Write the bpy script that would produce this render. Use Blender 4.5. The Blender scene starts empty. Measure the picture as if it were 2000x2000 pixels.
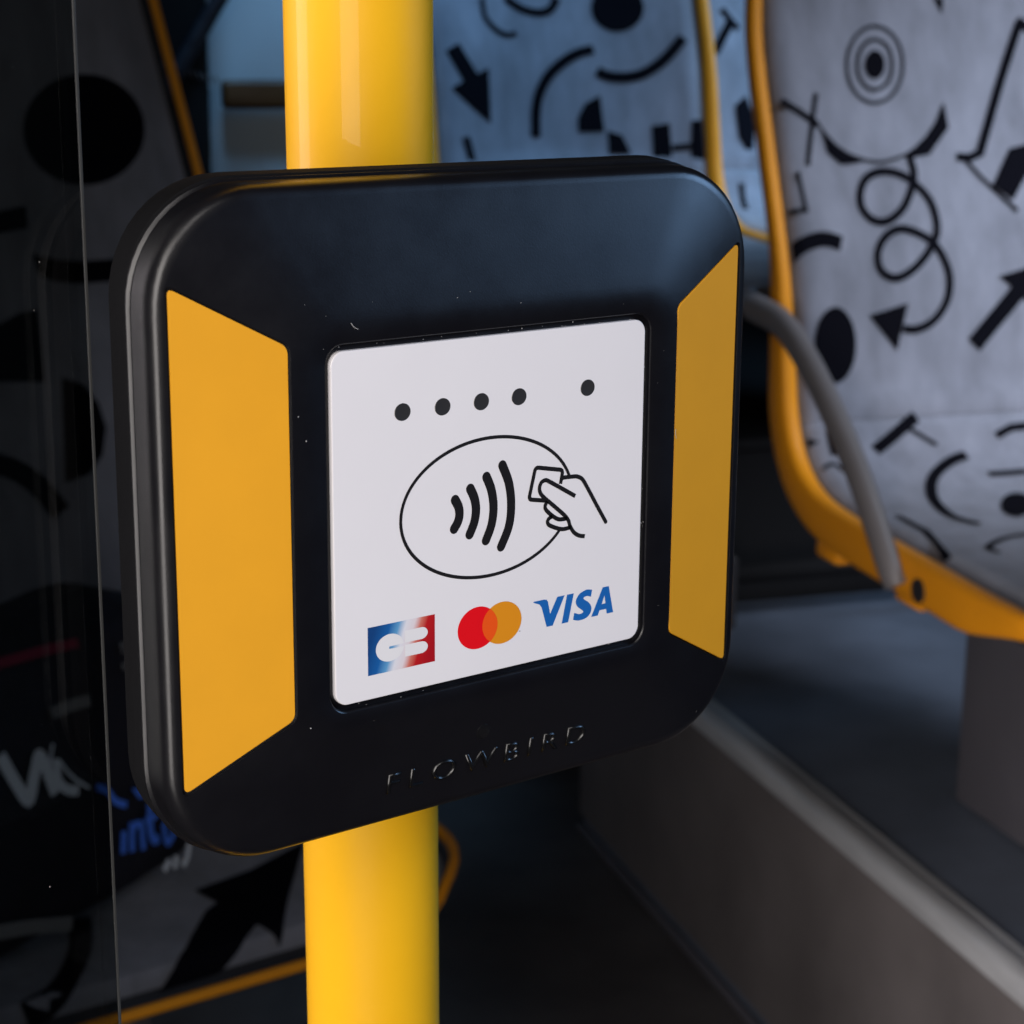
import bpy, bmesh, math, random
from mathutils import Vector, Matrix
from mathutils.geometry import tessellate_polygon

random.seed(7)
SC = bpy.context.scene
COL = SC.collection

# ------------------------------------------------------------------ camera
# World origin = centre of the card reader's front rim, X right along it,
# Y into the bus, Z up; metres.
CAMPOS = Vector((-0.24702, -0.33556, 0.10113))
RIGHT = Vector((0.7970329, -0.6038889, 0.0075378))
DOWN = Vector((-0.1397061, -0.1965027, -0.9704993))
FWD = Vector((0.5875549, 0.7724668, -0.2409860))
cam = bpy.data.cameras.new("camera")
cam.sensor_width = 36.0
cam.lens = 67.83
cam.clip_start = 0.01
cam.clip_end = 60.0
cam.dof.use_dof = True
cam.dof.focus_distance = 0.425
cam.dof.aperture_fstop = 30.0
cam_o = bpy.data.objects.new("camera", cam)
COL.objects.link(cam_o)
up = -DOWN
cam_o.matrix_world = Matrix(((RIGHT.x, up.x, -FWD.x, CAMPOS.x),
                             (RIGHT.y, up.y, -FWD.y, CAMPOS.y),
                             (RIGHT.z, up.z, -FWD.z, CAMPOS.z),
                             (0, 0, 0, 1)))
SC.camera = cam_o

# bus axes seen from above: S = across the bus (right), T = along it (away)
D1 = Vector((0.3333679, 0.9427968, 0.0))
D2 = Vector((0.9427968, -0.3333679, 0.0))
BUS_YAW = math.atan2(D2.y, D2.x)


def bus(s, t, z):
    "bus coordinates, measured from the camera's standing point"
    return CAMPOS + s * D2 + t * D1 + Vector((0, 0, z))


# ------------------------------------------------------------------ world, light, exposure
w = bpy.data.worlds.new("World")
SC.world = w
w.use_nodes = True
bg = w.node_tree.nodes["Background"]
bg.inputs[0].default_value = (0.62, 0.80, 1.0, 1)
bg.inputs[1].default_value = 0.013
SC.view_settings.view_transform = 'Standard'
SC.view_settings.look = 'None'
SC.view_settings.gamma = 1.0
SC.view_settings.exposure = 0.0


def area(name, loc, target, sx, sy, power, col, spread=180):
    l = bpy.data.lights.new(name, 'AREA')
    l.shape = 'RECTANGLE'
    l.size, l.size_y = sx, sy
    l.energy = power
    l.color = col
    l.spread = math.radians(spread)
    o = bpy.data.objects.new(name, l)
    COL.objects.link(o)
    o.location = loc
    o.rotation_euler = (Vector(target) - Vector(loc)).to_track_quat('-Z', 'Y').to_euler()
    return o


# daylight through the open front door, behind the camera's left shoulder
area("door_and_fill_light", (-0.72, -0.64, 0.10), (0, 0.0, 0.0), 0.50, 1.30, 7.8, (1.0, 0.94, 0.90), 130)
# low fill lamp added across the aisle to brighten the riser and rims
area("door_and_fill_light", bus(-0.2, 0.0, -0.55), bus(1.12, 1.80, -0.95), 0.4, 0.4, 3.6, (1.0, 0.93, 0.91), 45)
# added soft fill, high behind the camera, lifting the reader's label
area("front_fill_light", (-0.30, -1.10, 1.05), (0, 0.0, 0.0), 0.6, 0.6, 0.22, (1.0, 0.95, 0.93), 36)
# daylight through the cab window, off to the left of the reader
area("cab_light", (-0.80, 0.70, 0.18), (0, 0.0, 0.0), 0.45, 0.9, 2.5, (1.0, 0.86, 0.93), 80)
# daylight through the side windows on the right of the bus
area("window_light", bus(1.75, 1.25, 0.50), bus(1.32, 2.1, -0.35), 0.6, 0.6, 3.7, (0.77, 0.86, 1.0), 58)
area("window_light", bus(1.95, 2.55, 0.36), bus(1.35, 2.95, -0.30), 0.5, 0.5, 3.9, (0.36, 0.66, 1.0), 84)
area("window_light", bus(1.9, 0.10, 0.52), bus(0.25, 0.36, 0.0), 0.7, 0.6, 2.1, (0.33, 0.58, 1.0), 70)
# blue fill lamp added overhead for the pale partition and rear seat
area("rear_fill_light", bus(0.45, 2.30, 1.25), bus(0.75, 2.9, -0.10), 0.45, 0.45, 1.4, (0.28, 0.60, 1.0), 40)


# ------------------------------------------------------------------ materials
def lin(r, g, b):
    f = lambda c: (c / 255 / 12.92) if c <= 10 else ((c / 255 + 0.055) / 1.055) ** 2.4
    return (f(r), f(g), f(b), 1)


def mat(name, col, rough=0.5, spec=0.5, metal=0.0, coat=0.0, vary=0.0, vscale=20.0,
        bump=0.0, bscale=400.0, rvary=0.0, dust=0.0, dscale=90.0, spots=0.0, sscale=60.0, stretch=None):
    m = bpy.data.materials.new(name)
    m.use_nodes = True
    nt = m.node_tree
    N, L = nt.nodes, nt.links
    p = N["Principled BSDF"]
    p.inputs["Base Color"].default_value = col
    p.inputs["Roughness"].default_value = rough
    p.inputs["Specular IOR Level"].default_value = spec
    p.inputs["Metallic"].default_value = metal
    p.inputs["Coat Weight"].default_value = coat
    p.inputs["Coat Roughness"].default_value = 0.03
    tc = N.new("ShaderNodeTexCoord")
    vec = tc.outputs["Object"]
    if stretch:
        mp = N.new("ShaderNodeMapping")
        mp.inputs["Scale"].default_value = stretch
        L.new(vec, mp.inputs["Vector"])
        vec = mp.outputs["Vector"]
    cur = None
    if vary or rvary:
        n = N.new("ShaderNodeTexNoise")
        n.inputs["Scale"].default_value = vscale
        n.inputs["Detail"].default_value = 5
        n.inputs["Roughness"].default_value = 0.6
        L.new(vec, n.inputs["Vector"])
        if vary:
            r = N.new("ShaderNodeMapRange")
            r.inputs["From Min"].default_value = 0.3
            r.inputs["From Max"].default_value = 0.7
            r.inputs["To Min"].default_value = 1 - vary
            r.inputs["To Max"].default_value = 1 + vary
            L.new(n.outputs["Fac"], r.inputs["Value"])
            x = N.new("ShaderNodeVectorMath")
            x.operation = 'SCALE'
            x.inputs[0].default_value = col[:3]
            L.new(r.outputs["Result"], x.inputs["Scale"])
            cur = x.outputs[0]
        if rvary:
            r2 = N.new("ShaderNodeMapRange")
            r2.inputs["From Min"].default_value = 0.3
            r2.inputs["From Max"].default_value = 0.7
            r2.inputs["To Min"].default_value = max(rough - rvary, 0.02)
            r2.inputs["To Max"].default_value = min(rough + rvary, 1)
            L.new(n.outputs["Fac"], r2.inputs["Value"])
            L.new(r2.outputs["Result"], p.inputs["Roughness"])

    def mask(scale, size, share):
        # sparse specks: only a share of the cells carries one
        v = N.new("ShaderNodeTexVoronoi")
        v.inputs["Scale"].default_value = scale
        L.new(vec, v.inputs["Vector"])
        wn = N.new("ShaderNodeSeparateColor")
        L.new(v.outputs["Color"], wn.inputs[0])
        a = N.new("ShaderNodeMath")
        a.operation = 'LESS_THAN'
        a.inputs[1].default_value = share
        L.new(wn.outputs[0], a.inputs[0])
        sz = N.new("ShaderNodeMath")
        sz.operation = 'MULTIPLY'
        sz.inputs[1].default_value = size
        L.new(wn.outputs[1], sz.inputs[0])
        b = N.new("ShaderNodeMath")
        b.operation = 'LESS_THAN'
        L.new(v.outputs["Distance"], b.inputs[0])
        L.new(sz.outputs[0], b.inputs[1])
        c = N.new("ShaderNodeMath")
        c.operation = 'MULTIPLY'
        L.new(a.outputs[0], c.inputs[0])
        L.new(b.outputs[0], c.inputs[1])
        return c.outputs[0]

    def over(fac, colr):
        nonlocal cur
        mx = N.new("ShaderNodeMix")
        mx.data_type = 'RGBA'
        L.new(fac, mx.inputs["Factor"])
        if cur is not None:
            L.new(cur, mx.inputs["A"])
        else:
            mx.inputs["A"].default_value = col
        mx.inputs["B"].default_value = colr
        cur = mx.outputs["Result"]

    if dust:
        over(mask(dscale, 0.075, dust), (0.55, 0.55, 0.55, 1))
    if spots:
        over(mask(sscale, 0.14, spots), (col[0] * 0.45, col[1] * 0.35, col[2] * 0.3, 1))
    if cur is not None:
        L.new(cur, p.inputs["Base Color"])
    if bump:
        nb = N.new("ShaderNodeTexNoise")
        nb.inputs["Scale"].default_value = bscale
        nb.inputs["Detail"].default_value = 3
        L.new(vec, nb.inputs["Vector"])
        bp = N.new("ShaderNodeBump")
        bp.inputs["Strength"].default_value = bump
        bp.inputs["Distance"].default_value = 0.4 / bscale
        L.new(nb.outputs["Fac"], bp.inputs["Height"])
        L.new(bp.outputs["Normal"], p.inputs["Normal"])
    return m


M = {}
M["case"] = mat("reader plastic", (0.0042, 0.0040, 0.0056, 1), 0.33, 0.50, bump=0.10, bscale=2600, rvary=0.05,
                vscale=60, dust=0.05, dscale=150)
M["case_back"] = mat("reader back plastic", (0.005, 0.005, 0.006, 1), 0.8, 0.10, bump=0.12, bscale=2200, dust=0.02, dscale=80)
M["lens"] = mat("sensor lens", (0.006, 0.006, 0.007, 1), 0.26, 0.5)
M["letter_black"] = mat("raised lettering plastic", (0.004, 0.004, 0.0045, 1), 0.27, 0.6)
M["sticker"] = mat("yellow sticker", (0.66, 0.302, 0.012, 1), 0.58, 0.25, vary=0.03, vscale=40, spots=0.03, sscale=130)
M["label"] = mat("white label", (0.74, 0.72, 0.745, 1), 0.34, 0.45, vary=0.012, vscale=30, rvary=0.03)
M["ink"] = mat("black ink", (0.010, 0.009, 0.010, 1), 0.40, 0.4)
M["dot"] = mat("smoked indicator window", (0.028, 0.028, 0.031, 1), 0.25, 0.5)
M["red"] = mat("red print", (0.72, 0.004, 0.010, 1), 0.40, 0.4)
M["amber"] = mat("amber print", (0.68, 0.25, 0.010, 1), 0.40, 0.4)
M["orange_print"] = mat("orange print", (0.78, 0.085, 0.008, 1), 0.40, 0.4)
M["blue_print"] = mat("blue print", (0.010, 0.115, 0.40, 1), 0.40, 0.4)
M["white_print"] = mat("white print", (0.72, 0.71, 0.73, 1), 0.38, 0.4)
M["pole"] = mat("yellow powder coat", (0.80, 0.425, 0.010, 1), 0.50, 0.2, coat=0.16, bump=0.05, bscale=160,
                spots=0.10, sscale=70, rvary=0.06, vscale=18)
M["rim"] = mat("orange seat plastic", (0.76, 0.285, 0.009, 1), 0.5, 0.25, vary=0.05, vscale=12, bump=0.05, bscale=300)
M["shell"] = mat("orange seat shell", (0.50, 0.17, 0.012, 1), 0.45, 0.4, vary=0.05, vscale=12)
M["motif"] = mat("black woven motif", (0.0035, 0.0035, 0.006, 1), 1.0, 0.05, bump=0.5, bscale=700)
M["floor"] = mat("floor vinyl", (0.072, 0.066, 0.066, 1), 0.42, 0.45, vary=0.25, vscale=9, bump=0.15, bscale=350, dust=0.05, dscale=45)
M["platform"] = mat("platform vinyl", (0.105, 0.125, 0.165, 1), 0.42, 0.5, vary=0.22, vscale=7, bump=0.15, bscale=350, dust=0.03, dscale=35)  # window sheen and bounced light are put into this lighter, bluer base
M["riser"] = mat("riser lining", (0.125, 0.112, 0.112, 1), 0.55, 0.4, vary=0.25, vscale=4, bump=0.1, bscale=120)
M["alu"] = mat("worn aluminium trim", (0.48, 0.49, 0.51, 1), 0.42, 0.5, metal=0.35, vary=0.2, vscale=30, rvary=0.12, stretch=(1, 0.15, 1))
M["grey_arm"] = mat("grey armrest rubber", (0.16, 0.15, 0.155, 1), 0.45, 0.5, vary=0.06, bump=0.08, bscale=500)
M["dark"] = mat("dark plastic", (0.022, 0.021, 0.024, 1), 0.5, 0.4, vary=0.2, vscale=6, bump=0.1, bscale=300)
M["pedestal"] = mat("painted steel pedestal", (0.085, 0.080, 0.092, 1), 0.45, 0.45, vary=0.15, vscale=5)
M["pale"] = mat("pale partition laminate", (0.44, 0.52, 0.58, 1), 0.35, 0.5, vary=0.06, vscale=3)
M["rail"] = mat("brown rail", (0.075, 0.032, 0.008, 1), 0.4, 0.5)
M["bag"] = mat("dark nylon", (0.006, 0.006, 0.012, 1), 0.65, 0.35, bump=0.35, bscale=45, vary=0.2, vscale=20)
M["bag_white"] = mat("pale woven print", (0.66, 0.70, 0.76, 1), 0.8, 0.2)
M["bag_blue"] = mat("blue woven print", (0.07, 0.20, 0.80, 1), 0.8, 0.2)
M["bag_red"] = mat("dark red webbing", (0.20, 0.010, 0.035, 1), 0.7, 0.3, bump=0.3, bscale=500)
M["bag_grey"] = mat("grey webbing", (0.17, 0.17, 0.17, 1), 0.7, 0.3, bump=0.3, bscale=500)
M["black"] = mat("black vinyl", (0.006, 0.006, 0.007, 1), 0.8, 0.12, bump=0.1, bscale=200)
M["stitch"] = mat("grey thread", (0.13, 0.12, 0.13, 1), 0.8, 0.2)


def fabric_mat():
    m = mat("woven seat fabric", (0.185, 0.192, 0.232, 1), 0.92, 0.2, vary=0.24, vscale=15, stretch=(1.5, 1.5, 0.45))
    nt = m.node_tree
    N, L = nt.nodes, nt.links
    p = N["Principled BSDF"]
    p.inputs["Sheen Weight"].default_value = 0.25
    p.inputs["Sheen Roughness"].default_value = 0.5
    tc = N.new("ShaderNodeTexCoord")
    hs = []
    for ax, s in (("X", 820.0), ("Z", 700.0)):
        wv = N.new("ShaderNodeTexWave")
        wv.bands_direction = ax
        wv.inputs["Scale"].default_value = s / 6.28
        wv.inputs["Distortion"].default_value = 1.5
        wv.inputs["Detail"].default_value = 2
        L.new(tc.outputs["Object"], wv.inputs["Vector"])
        hs.append(wv.outputs["Fac"])
    ad = N.new("ShaderNodeMath")
    ad.operation = 'ADD'
    L.new(hs[0], ad.inputs[0])
    L.new(hs[1], ad.inputs[1])
    bp = N.new("ShaderNodeBump")
    bp.inputs["Strength"].default_value = 0.4
    bp.inputs["Distance"].default_value = 0.0006
    L.new(ad.outputs[0], bp.inputs["Height"])
    L.new(bp.outputs["Normal"], p.inputs["Normal"])
    return m


M["fabric"] = fabric_mat()


def card_gradient_mat(x0, x1, z0, z1):
    m = bpy.data.materials.new("blue white red print")
    m.use_nodes = True
    N, L = m.node_tree.nodes, m.node_tree.links
    p = N["Principled BSDF"]
    p.inputs["Roughness"].default_value = 0.4
    tc = N.new("ShaderNodeTexCoord")
    sp = N.new("ShaderNodeSeparateXYZ")
    L.new(tc.outputs["Object"], sp.inputs[0])
    a = N.new("ShaderNodeMapRange")
    a.inputs["From Min"].default_value, a.inputs["From Max"].default_value = x0, x1
    L.new(sp.outputs["X"], a.inputs["Value"])
    b = N.new("ShaderNodeMapRange")
    b.inputs["From Min"].default_value, b.inputs["From Max"].default_value = z0, z1
    b.inputs["To Min"].default_value, b.inputs["To Max"].default_value = -0.11, 0.11
    L.new(sp.outputs["Z"], b.inputs["Value"])
    s = N.new("ShaderNodeMath")
    s.operation = 'SUBTRACT'
    L.new(a.outputs[0], s.inputs[0])
    L.new(b.outputs[0], s.inputs[1])
    r = N.new("ShaderNodeValToRGB")
    cr = r.color_ramp
    stops = [(0.0, lin(18, 62, 118)), (0.22, lin(22, 88, 155)), (0.36, lin(90, 150, 195)), (0.47, lin(214, 214, 222)),
             (0.60, lin(216, 205, 210)), (0.70, lin(200, 110, 95)), (0.80, lin(178, 24, 28)), (1.0, lin(160, 14, 26))]
    cr.elements[0].position, cr.elements[0].color = stops[0]
    cr.elements[1].position, cr.elements[1].color = stops[-1]
    for pos, c in stops[1:-1]:
        e = cr.elements.new(pos)
        e.color = c
    L.new(s.outputs[0], r.inputs[0])
    L.new(r.outputs["Color"], p.inputs["Base Color"])
    return m


def glass_mat():
    # smoked acrylic: tints what is seen through it and mirrors by Fresnel
    m = bpy.data.materials.new("smoked acrylic")
    m.use_nodes = True
    N, L = m.node_tree.nodes, m.node_tree.links
    N.remove(N["Principled BSDF"])
    tr = N.new("ShaderNodeBsdfTransparent")
    tr.inputs[0].default_value = (0.62, 0.635, 0.63, 1)
    gl = N.new("ShaderNodeBsdfGlossy")
    gl.inputs["Roughness"].default_value = 0.012
    gl.inputs["Color"].default_value = (1, 1, 1, 1)
    fr = N.new("ShaderNodeFresnel")
    fr.inputs["IOR"].default_value = 1.5
    mx = N.new("ShaderNodeMixShader")
    L.new(fr.outputs[0], mx.inputs[0])
    L.new(tr.outputs[0], mx.inputs[1])
    L.new(gl.outputs[0], mx.inputs[2])
    # sparse dust
    tc = N.new("ShaderNodeTexCoord")
    v = N.new("ShaderNodeTexVoronoi")
    v.inputs["Scale"].default_value = 70
    L.new(tc.outputs["Object"], v.inputs["Vector"])
    sc = N.new("ShaderNodeSeparateColor")
    L.new(v.outputs["Color"], sc.inputs[0])
    a = N.new("ShaderNodeMath")
    a.operation = 'LESS_THAN'
    a.inputs[1].default_value = 0.05
    L.new(sc.outputs[0], a.inputs[0])
    b = N.new("ShaderNodeMath")
    b.operation = 'LESS_THAN'
    b.inputs[1].default_value = 0.035
    L.new(v.outputs["Distance"], b.inputs[0])
    c = N.new("ShaderNodeMath")
    c.operation = 'MULTIPLY'
    L.new(a.outputs[0], c.inputs[0])
    L.new(b.outputs[0], c.inputs[1])
    df = N.new("ShaderNodeBsdfDiffuse")
    df.inputs[0].default_value = (0.5, 0.5, 0.5, 1)
    mx2 = N.new("ShaderNodeMixShader")
    L.new(c.outputs[0], mx2.inputs[0])
    L.new(mx.outputs[0], mx2.inputs[1])
    L.new(df.outputs[0], mx2.inputs[2])
    L.new(mx2.outputs[0], N["Material Output"].inputs[0])
    return m


M["glass"] = glass_mat()
M["glass_edge"] = mat("polished acrylic edge", (0.035, 0.036, 0.036, 1), 0.3, 0.5)
cm = bpy.data.materials.new("cut acrylic edge")
cm.use_nodes = True
_n = cm.node_tree.nodes
_n.remove(_n["Principled BSDF"])
_t = _n.new("ShaderNodeBsdfTransparent")
_t.inputs[0].default_value = (0.62, 0.64, 0.63, 1)
cm.node_tree.links.new(_t.outputs[0], _n["Material Output"].inputs[0])
M["glass_cut"] = cm


# ------------------------------------------------------------------ helpers
def thing(name, label, cat, loc=(0, 0, 0), rz=0.0, group=None):
    o = bpy.data.objects.new(name, None)
    o.empty_display_size = 0.05
    COL.objects.link(o)
    o.location = loc
    o.rotation_euler = (0, 0, rz)
    o["label"] = label
    o["category"] = cat
    if group:
        o["group"] = group
    return o


def obj(name, verts, faces, m, parent=None, smooth=None, mats=None, fmat=None):
    me = bpy.data.meshes.new(name)
    me.from_pydata([tuple(v) for v in verts], [], faces)
    me.validate()
    bm = bmesh.new()
    bm.from_mesh(me)
    bmesh.ops.recalc_face_normals(bm, faces=bm.faces)
    bm.to_mesh(me)
    bm.free()
    for mm in (mats or [m]):
        me.materials.append(mm)
    if fmat:
        for p, i in zip(me.polygons, fmat):
            p.material_index = i
    if smooth is not None:
        me.shade_smooth()
        me.set_sharp_from_angle(angle=math.radians(smooth))
    o = bpy.data.objects.new(name, me)
    COL.objects.link(o)
    if parent:
        o.parent = parent
    return o


def struct(name, verts, faces, m, loc=(0, 0, 0), rz=0.0):
    o = obj(name, verts, faces, m)
    o.location = loc
    o.rotation_euler = (0, 0, rz)
    o["kind"] = "structure"
    return o


def rrect(hw, hh, r, n=12, cx=0.0, cz=0.0, straight=8):
    "rounded rectangle outline, counter-clockwise, with points along the straights too"
    pts = []
    cs = [(hw - r, hh - r, 0), (-hw + r, hh - r, 90), (-hw + r, -hh + r, 180), (hw - r, -hh + r, 270)]
    for i, (x, z, a0) in enumerate(cs):
        for k in range(n + 1):
            a = math.radians(a0 + 90 * k / n)
            pts.append((cx + x + r * math.cos(a), cz + z + r * math.sin(a)))
        x2, z2, a2 = cs[(i + 1) % 4]
        p = pts[-1]
        q = (cx + x2 + r * math.cos(math.radians(a2)), cz + z2 + r * math.sin(math.radians(a2)))
        for k in range(1, straight):
            pts.append((p[0] + (q[0] - p[0]) * k / straight, p[1] + (q[1] - p[1]) * k / straight))
    return pts


def loft(rings, cap0=True, cap1=True):
    verts, faces = [], []
    n = len(rings[0])
    for r in rings:
        verts += r
    for i in range(len(rings) - 1):
        for j in range(n):
            a, b = i * n + j, i * n + (j + 1) % n
            faces.append((a, b, b + n, a + n))
    if cap0:
        faces.append(tuple(reversed(range(n))))
    if cap1:
        faces.append(tuple(range((len(rings) - 1) * n, len(rings) * n)))
    return verts, faces


def tube(path, rad, seg=16, cap=True, closed=False, flat=1.0, upv=None):
    "sweep along a polyline; rad may be a list; flat squashes the section along its second axis"
    P = [Vector(p) for p in path]
    n = len(P)
    rings = []
    ref = Vector(upv) if upv else Vector((0, 0, 1))
    for i in range(n):
        if closed:
            t = P[(i + 1) % n] - P[i - 1]
        else:
            t = P[min(i + 1, n - 1)] - P[max(i - 1, 0)]
        t.normalize()
        a = t.cross(ref)
        if a.length < 1e-4:
            a = t.cross(Vector((1, 0, 0)))
        a.normalize()
        b = a.cross(t).normalized()
        ref = b if not upv else ref
        r = rad[i] if isinstance(rad, (list, tuple)) else rad
        rings.append([P[i] + a * (r * math.cos(2 * math.pi * k / seg)) + b * (r * flat * math.sin(2 * math.pi * k / seg))
                      for k in range(seg)])
    if closed:
        rings.append(rings[0])
        return loft(rings, False, False)
    return loft(rings, cap, cap)


def box(x0, x1, y0, y1, z0, z1, bev=0.0, seg=2):
    bm = bmesh.new()
    vs = [bm.verts.new((x, y, z)) for x in (x0, x1) for y in (y0, y1) for z in (z0, z1)]
    for f in ((0, 1, 3, 2), (4, 6, 7, 5), (0, 4, 5, 1), (2, 3, 7, 6), (0, 2, 6, 4), (1, 5, 7, 3)):
        bm.faces.new([vs[i] for i in f])
    if bev:
        bmesh.ops.bevel(bm, geom=list(bm.edges), offset=bev, segments=seg, profile=0.5, affect='EDGES')
    bm.verts.index_update()
    bm.verts.ensure_lookup_table()
    v = [tuple(q.co) for q in bm.verts]
    f = [tuple(q.index for q in fc.verts) for fc in bm.faces]
    bm.free()
    return v, f


def merge(*parts):
    V, F = [], []
    for v, f in parts:
        o = len(V)
        V += list(v)
        F += [tuple(i + o for i in ff) for ff in f]
    return V, F


def spline(pts, k=6, closed=False):
    "Catmull-Rom through 2D or 3D points"
    n = len(pts)
    out = []
    rng = range(n if closed else n - 1)
    for i in rng:
        g = (lambda j: pts[j % n]) if closed else (lambda j: pts[min(max(j, 0), n - 1)])
        p0, p1, p2, p3 = g(i - 1), g(i), g(i + 1), g(i + 2)
        for q in range(k):
            t = q / k
            out.append(tuple(0.5 * (2 * b + (-a + c) * t + (2 * a - 5 * b + 4 * c - d) * t * t + (-a + 3 * b - 3 * c + d) * t ** 3)
                             for a, b, c, d in zip(p0, p1, p2, p3)))
    if not closed:
        out.append(tuple(pts[-1]))
    return out


def dedup(pts):
    out = [pts[0]]
    for p in pts[1:]:
        if (p[0] - out[-1][0]) ** 2 + (p[1] - out[-1][1]) ** 2 > 1e-14:
            out.append(p)
    return out


def ribbon(pts, wd, caps=True, nc=6):
    "flat stroke outline strip as (verts2d, faces); mitred, with round caps"
    pts = dedup(pts)
    n = len(pts)
    closed = n > 3 and abs(pts[0][0] - pts[-1][0]) + abs(pts[0][1] - pts[-1][1]) < wd * 0.3
    h = wd / 2
    V, F = [], []
    for i in range(n):
        if closed:
            a = pts[i - 1] if i > 0 else pts[n - 2]
            b = pts[i + 1] if i < n - 1 else pts[1]
        else:
            a, b = pts[max(i - 1, 0)], pts[min(i + 1, n - 1)]
        p = pts[i]
        d1 = (p[0] - a[0], p[1] - a[1])
        d2 = (b[0] - p[0], b[1] - p[1])
        l1, l2 = math.hypot(*d1), math.hypot(*d2)
        if l1 == 0:
            d1, l1 = d2, l2
        if l2 == 0:
            d2, l2 = d1, l1
        n1 = (-d1[1] / l1, d1[0] / l1)
        n2 = (-d2[1] / l2, d2[0] / l2)
        m = (n1[0] + n2[0], n1[1] + n2[1])
        lm = math.hypot(*m) or 1
        m = (m[0] / lm, m[1] / lm)
        k = 1 / max(0.55, m[0] * n1[0] + m[1] * n1[1])
        V += [(p[0] + m[0] * h * k, p[1] + m[1] * h * k), (p[0] - m[0] * h * k, p[1] - m[1] * h * k)]
        if i:
            F.append((2 * i - 2, 2 * i - 1, 2 * i + 1, 2 * i))
    if caps and not closed:
        for i, s in ((0, -1), (n - 1, 1)):
            p = pts[i]
            q = pts[1] if i == 0 else pts[n - 2]
            ang = math.atan2(p[1] - q[1], p[0] - q[0])
            base = len(V)
            for k in range(nc + 1):
                a = ang - math.pi / 2 + math.pi * k / nc
                V.append((p[0] + h * math.cos(a), p[1] + h * math.sin(a)))
            F.append(tuple(range(base, base + nc + 1)))
    return V, F


def fill(poly, holes=()):
    loops = [[Vector((x, y, 0)) for x, y in poly]] + [[Vector((x, y, 0)) for x, y in h] for h in holes]
    tri = tessellate_polygon(loops)
    V = [(v.x, v.y) for l in loops for v in l]
    return V, [tuple(t) for t in tri]


def ell(cx, cy, rx, ry, n=48, a0=0, a1=360):
    full = abs(a1 - a0) >= 360
    m = n if full else n + 1
    return [(cx + rx * math.cos(math.radians(a0 + (a1 - a0) * i / n)), cy + ry * math.sin(math.radians(a0 + (a1 - a0) * i / n)))
            for i in range(m)]


# ------------------------------------------------------------------ setting: floor, platforms, rear wall
# everything in here is laid out in bus coordinates round the camera's standing point
BUS = tuple(bus(0, 0, 0))
ZF = -1.20                       # floor
ZP = -0.854                      # seat platform
SR = 0.957                       # face of its riser
struct("floor", [(-2.2, -1.5, ZF), (2.2, -1.5, ZF), (2.2, 5.0, ZF), (-2.2, 5.0, ZF)], [(0, 1, 2, 3)], M["floor"], BUS, BUS_YAW)
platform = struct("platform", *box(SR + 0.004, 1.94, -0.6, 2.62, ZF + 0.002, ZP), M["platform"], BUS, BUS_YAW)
obj("riser_lining", *box(SR - 0.003, SR + 0.003, -0.6, 2.62, ZF + 0.03, ZP - 0.014), M["riser"], platform)
obj("cove_strip", *tube([(SR - 0.002, -0.6, ZF + 0.007), (SR - 0.002, 2.62, ZF + 0.007)], 0.007, 10), M["pedestal"], platform)
# worn aluminium nosing: a rounded front lip and a flat ribbed top leaf
nose = []
for y in (-0.6, 2.62):
    nose.append([(x, y, z) for x, z in ((SR - 0.007, ZP - 0.018), (SR - 0.007, ZP - 0.004), (SR - 0.003, ZP + 0.003),
                                          (SR + 0.004, ZP + 0.006), (SR + 0.014, ZP + 0.006), (SR + 0.015, ZP + 0.003),
                                          (SR + 0.034, ZP + 0.003), (SR + 0.036, ZP + 0.001), (SR + 0.036, ZP - 0.006),
                                          (SR - 0.001, ZP - 0.006), (SR - 0.0035, ZP - 0.018))])
obj("edge_trim", *loft(nose), M["alu"], platform, smooth=40)
up = struct("upper_platform", *box(1.10, 1.94, 2.63, 4.6, ZF + 0.002, -0.60), M["black"], BUS, BUS_YAW)
obj("edge_trim", *box(1.09, 1.94, 2.622, 2.66, -0.615, -0.596, 0.004), M["black"], up)
struct("rear_wall", *box(-2.2, 2.2, 4.6, 4.66, ZF, 1.0), M["dark"], BUS, BUS_YAW)

side = struct("side_wall", *box(1.985, 2.03, -1.5, 4.59, ZF + 0.002, 0.06), M["dark"], BUS, BUS_YAW)
obj("window_sill", *box(1.955, 1.984, -1.5, 4.59, 0.02, 0.055, 0.008), M["dark"], side, smooth=40)

t = thing("heater_pipe", "dark heater pipe running low across the platform behind the front right seat", "pipe", bus(0, 0, 0), BUS_YAW)
obj("pipe", *tube([(1.06, 2.52, -0.775), (1.90, 2.52, -0.775)], 0.016, 18), M["black"], t, smooth=40)
for x in (1.14, 1.80):
    obj("bracket", *box(x - 0.012, x + 0.012, 2.50, 2.555, ZP, -0.745, 0.003), M["dark"], t)

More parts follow.
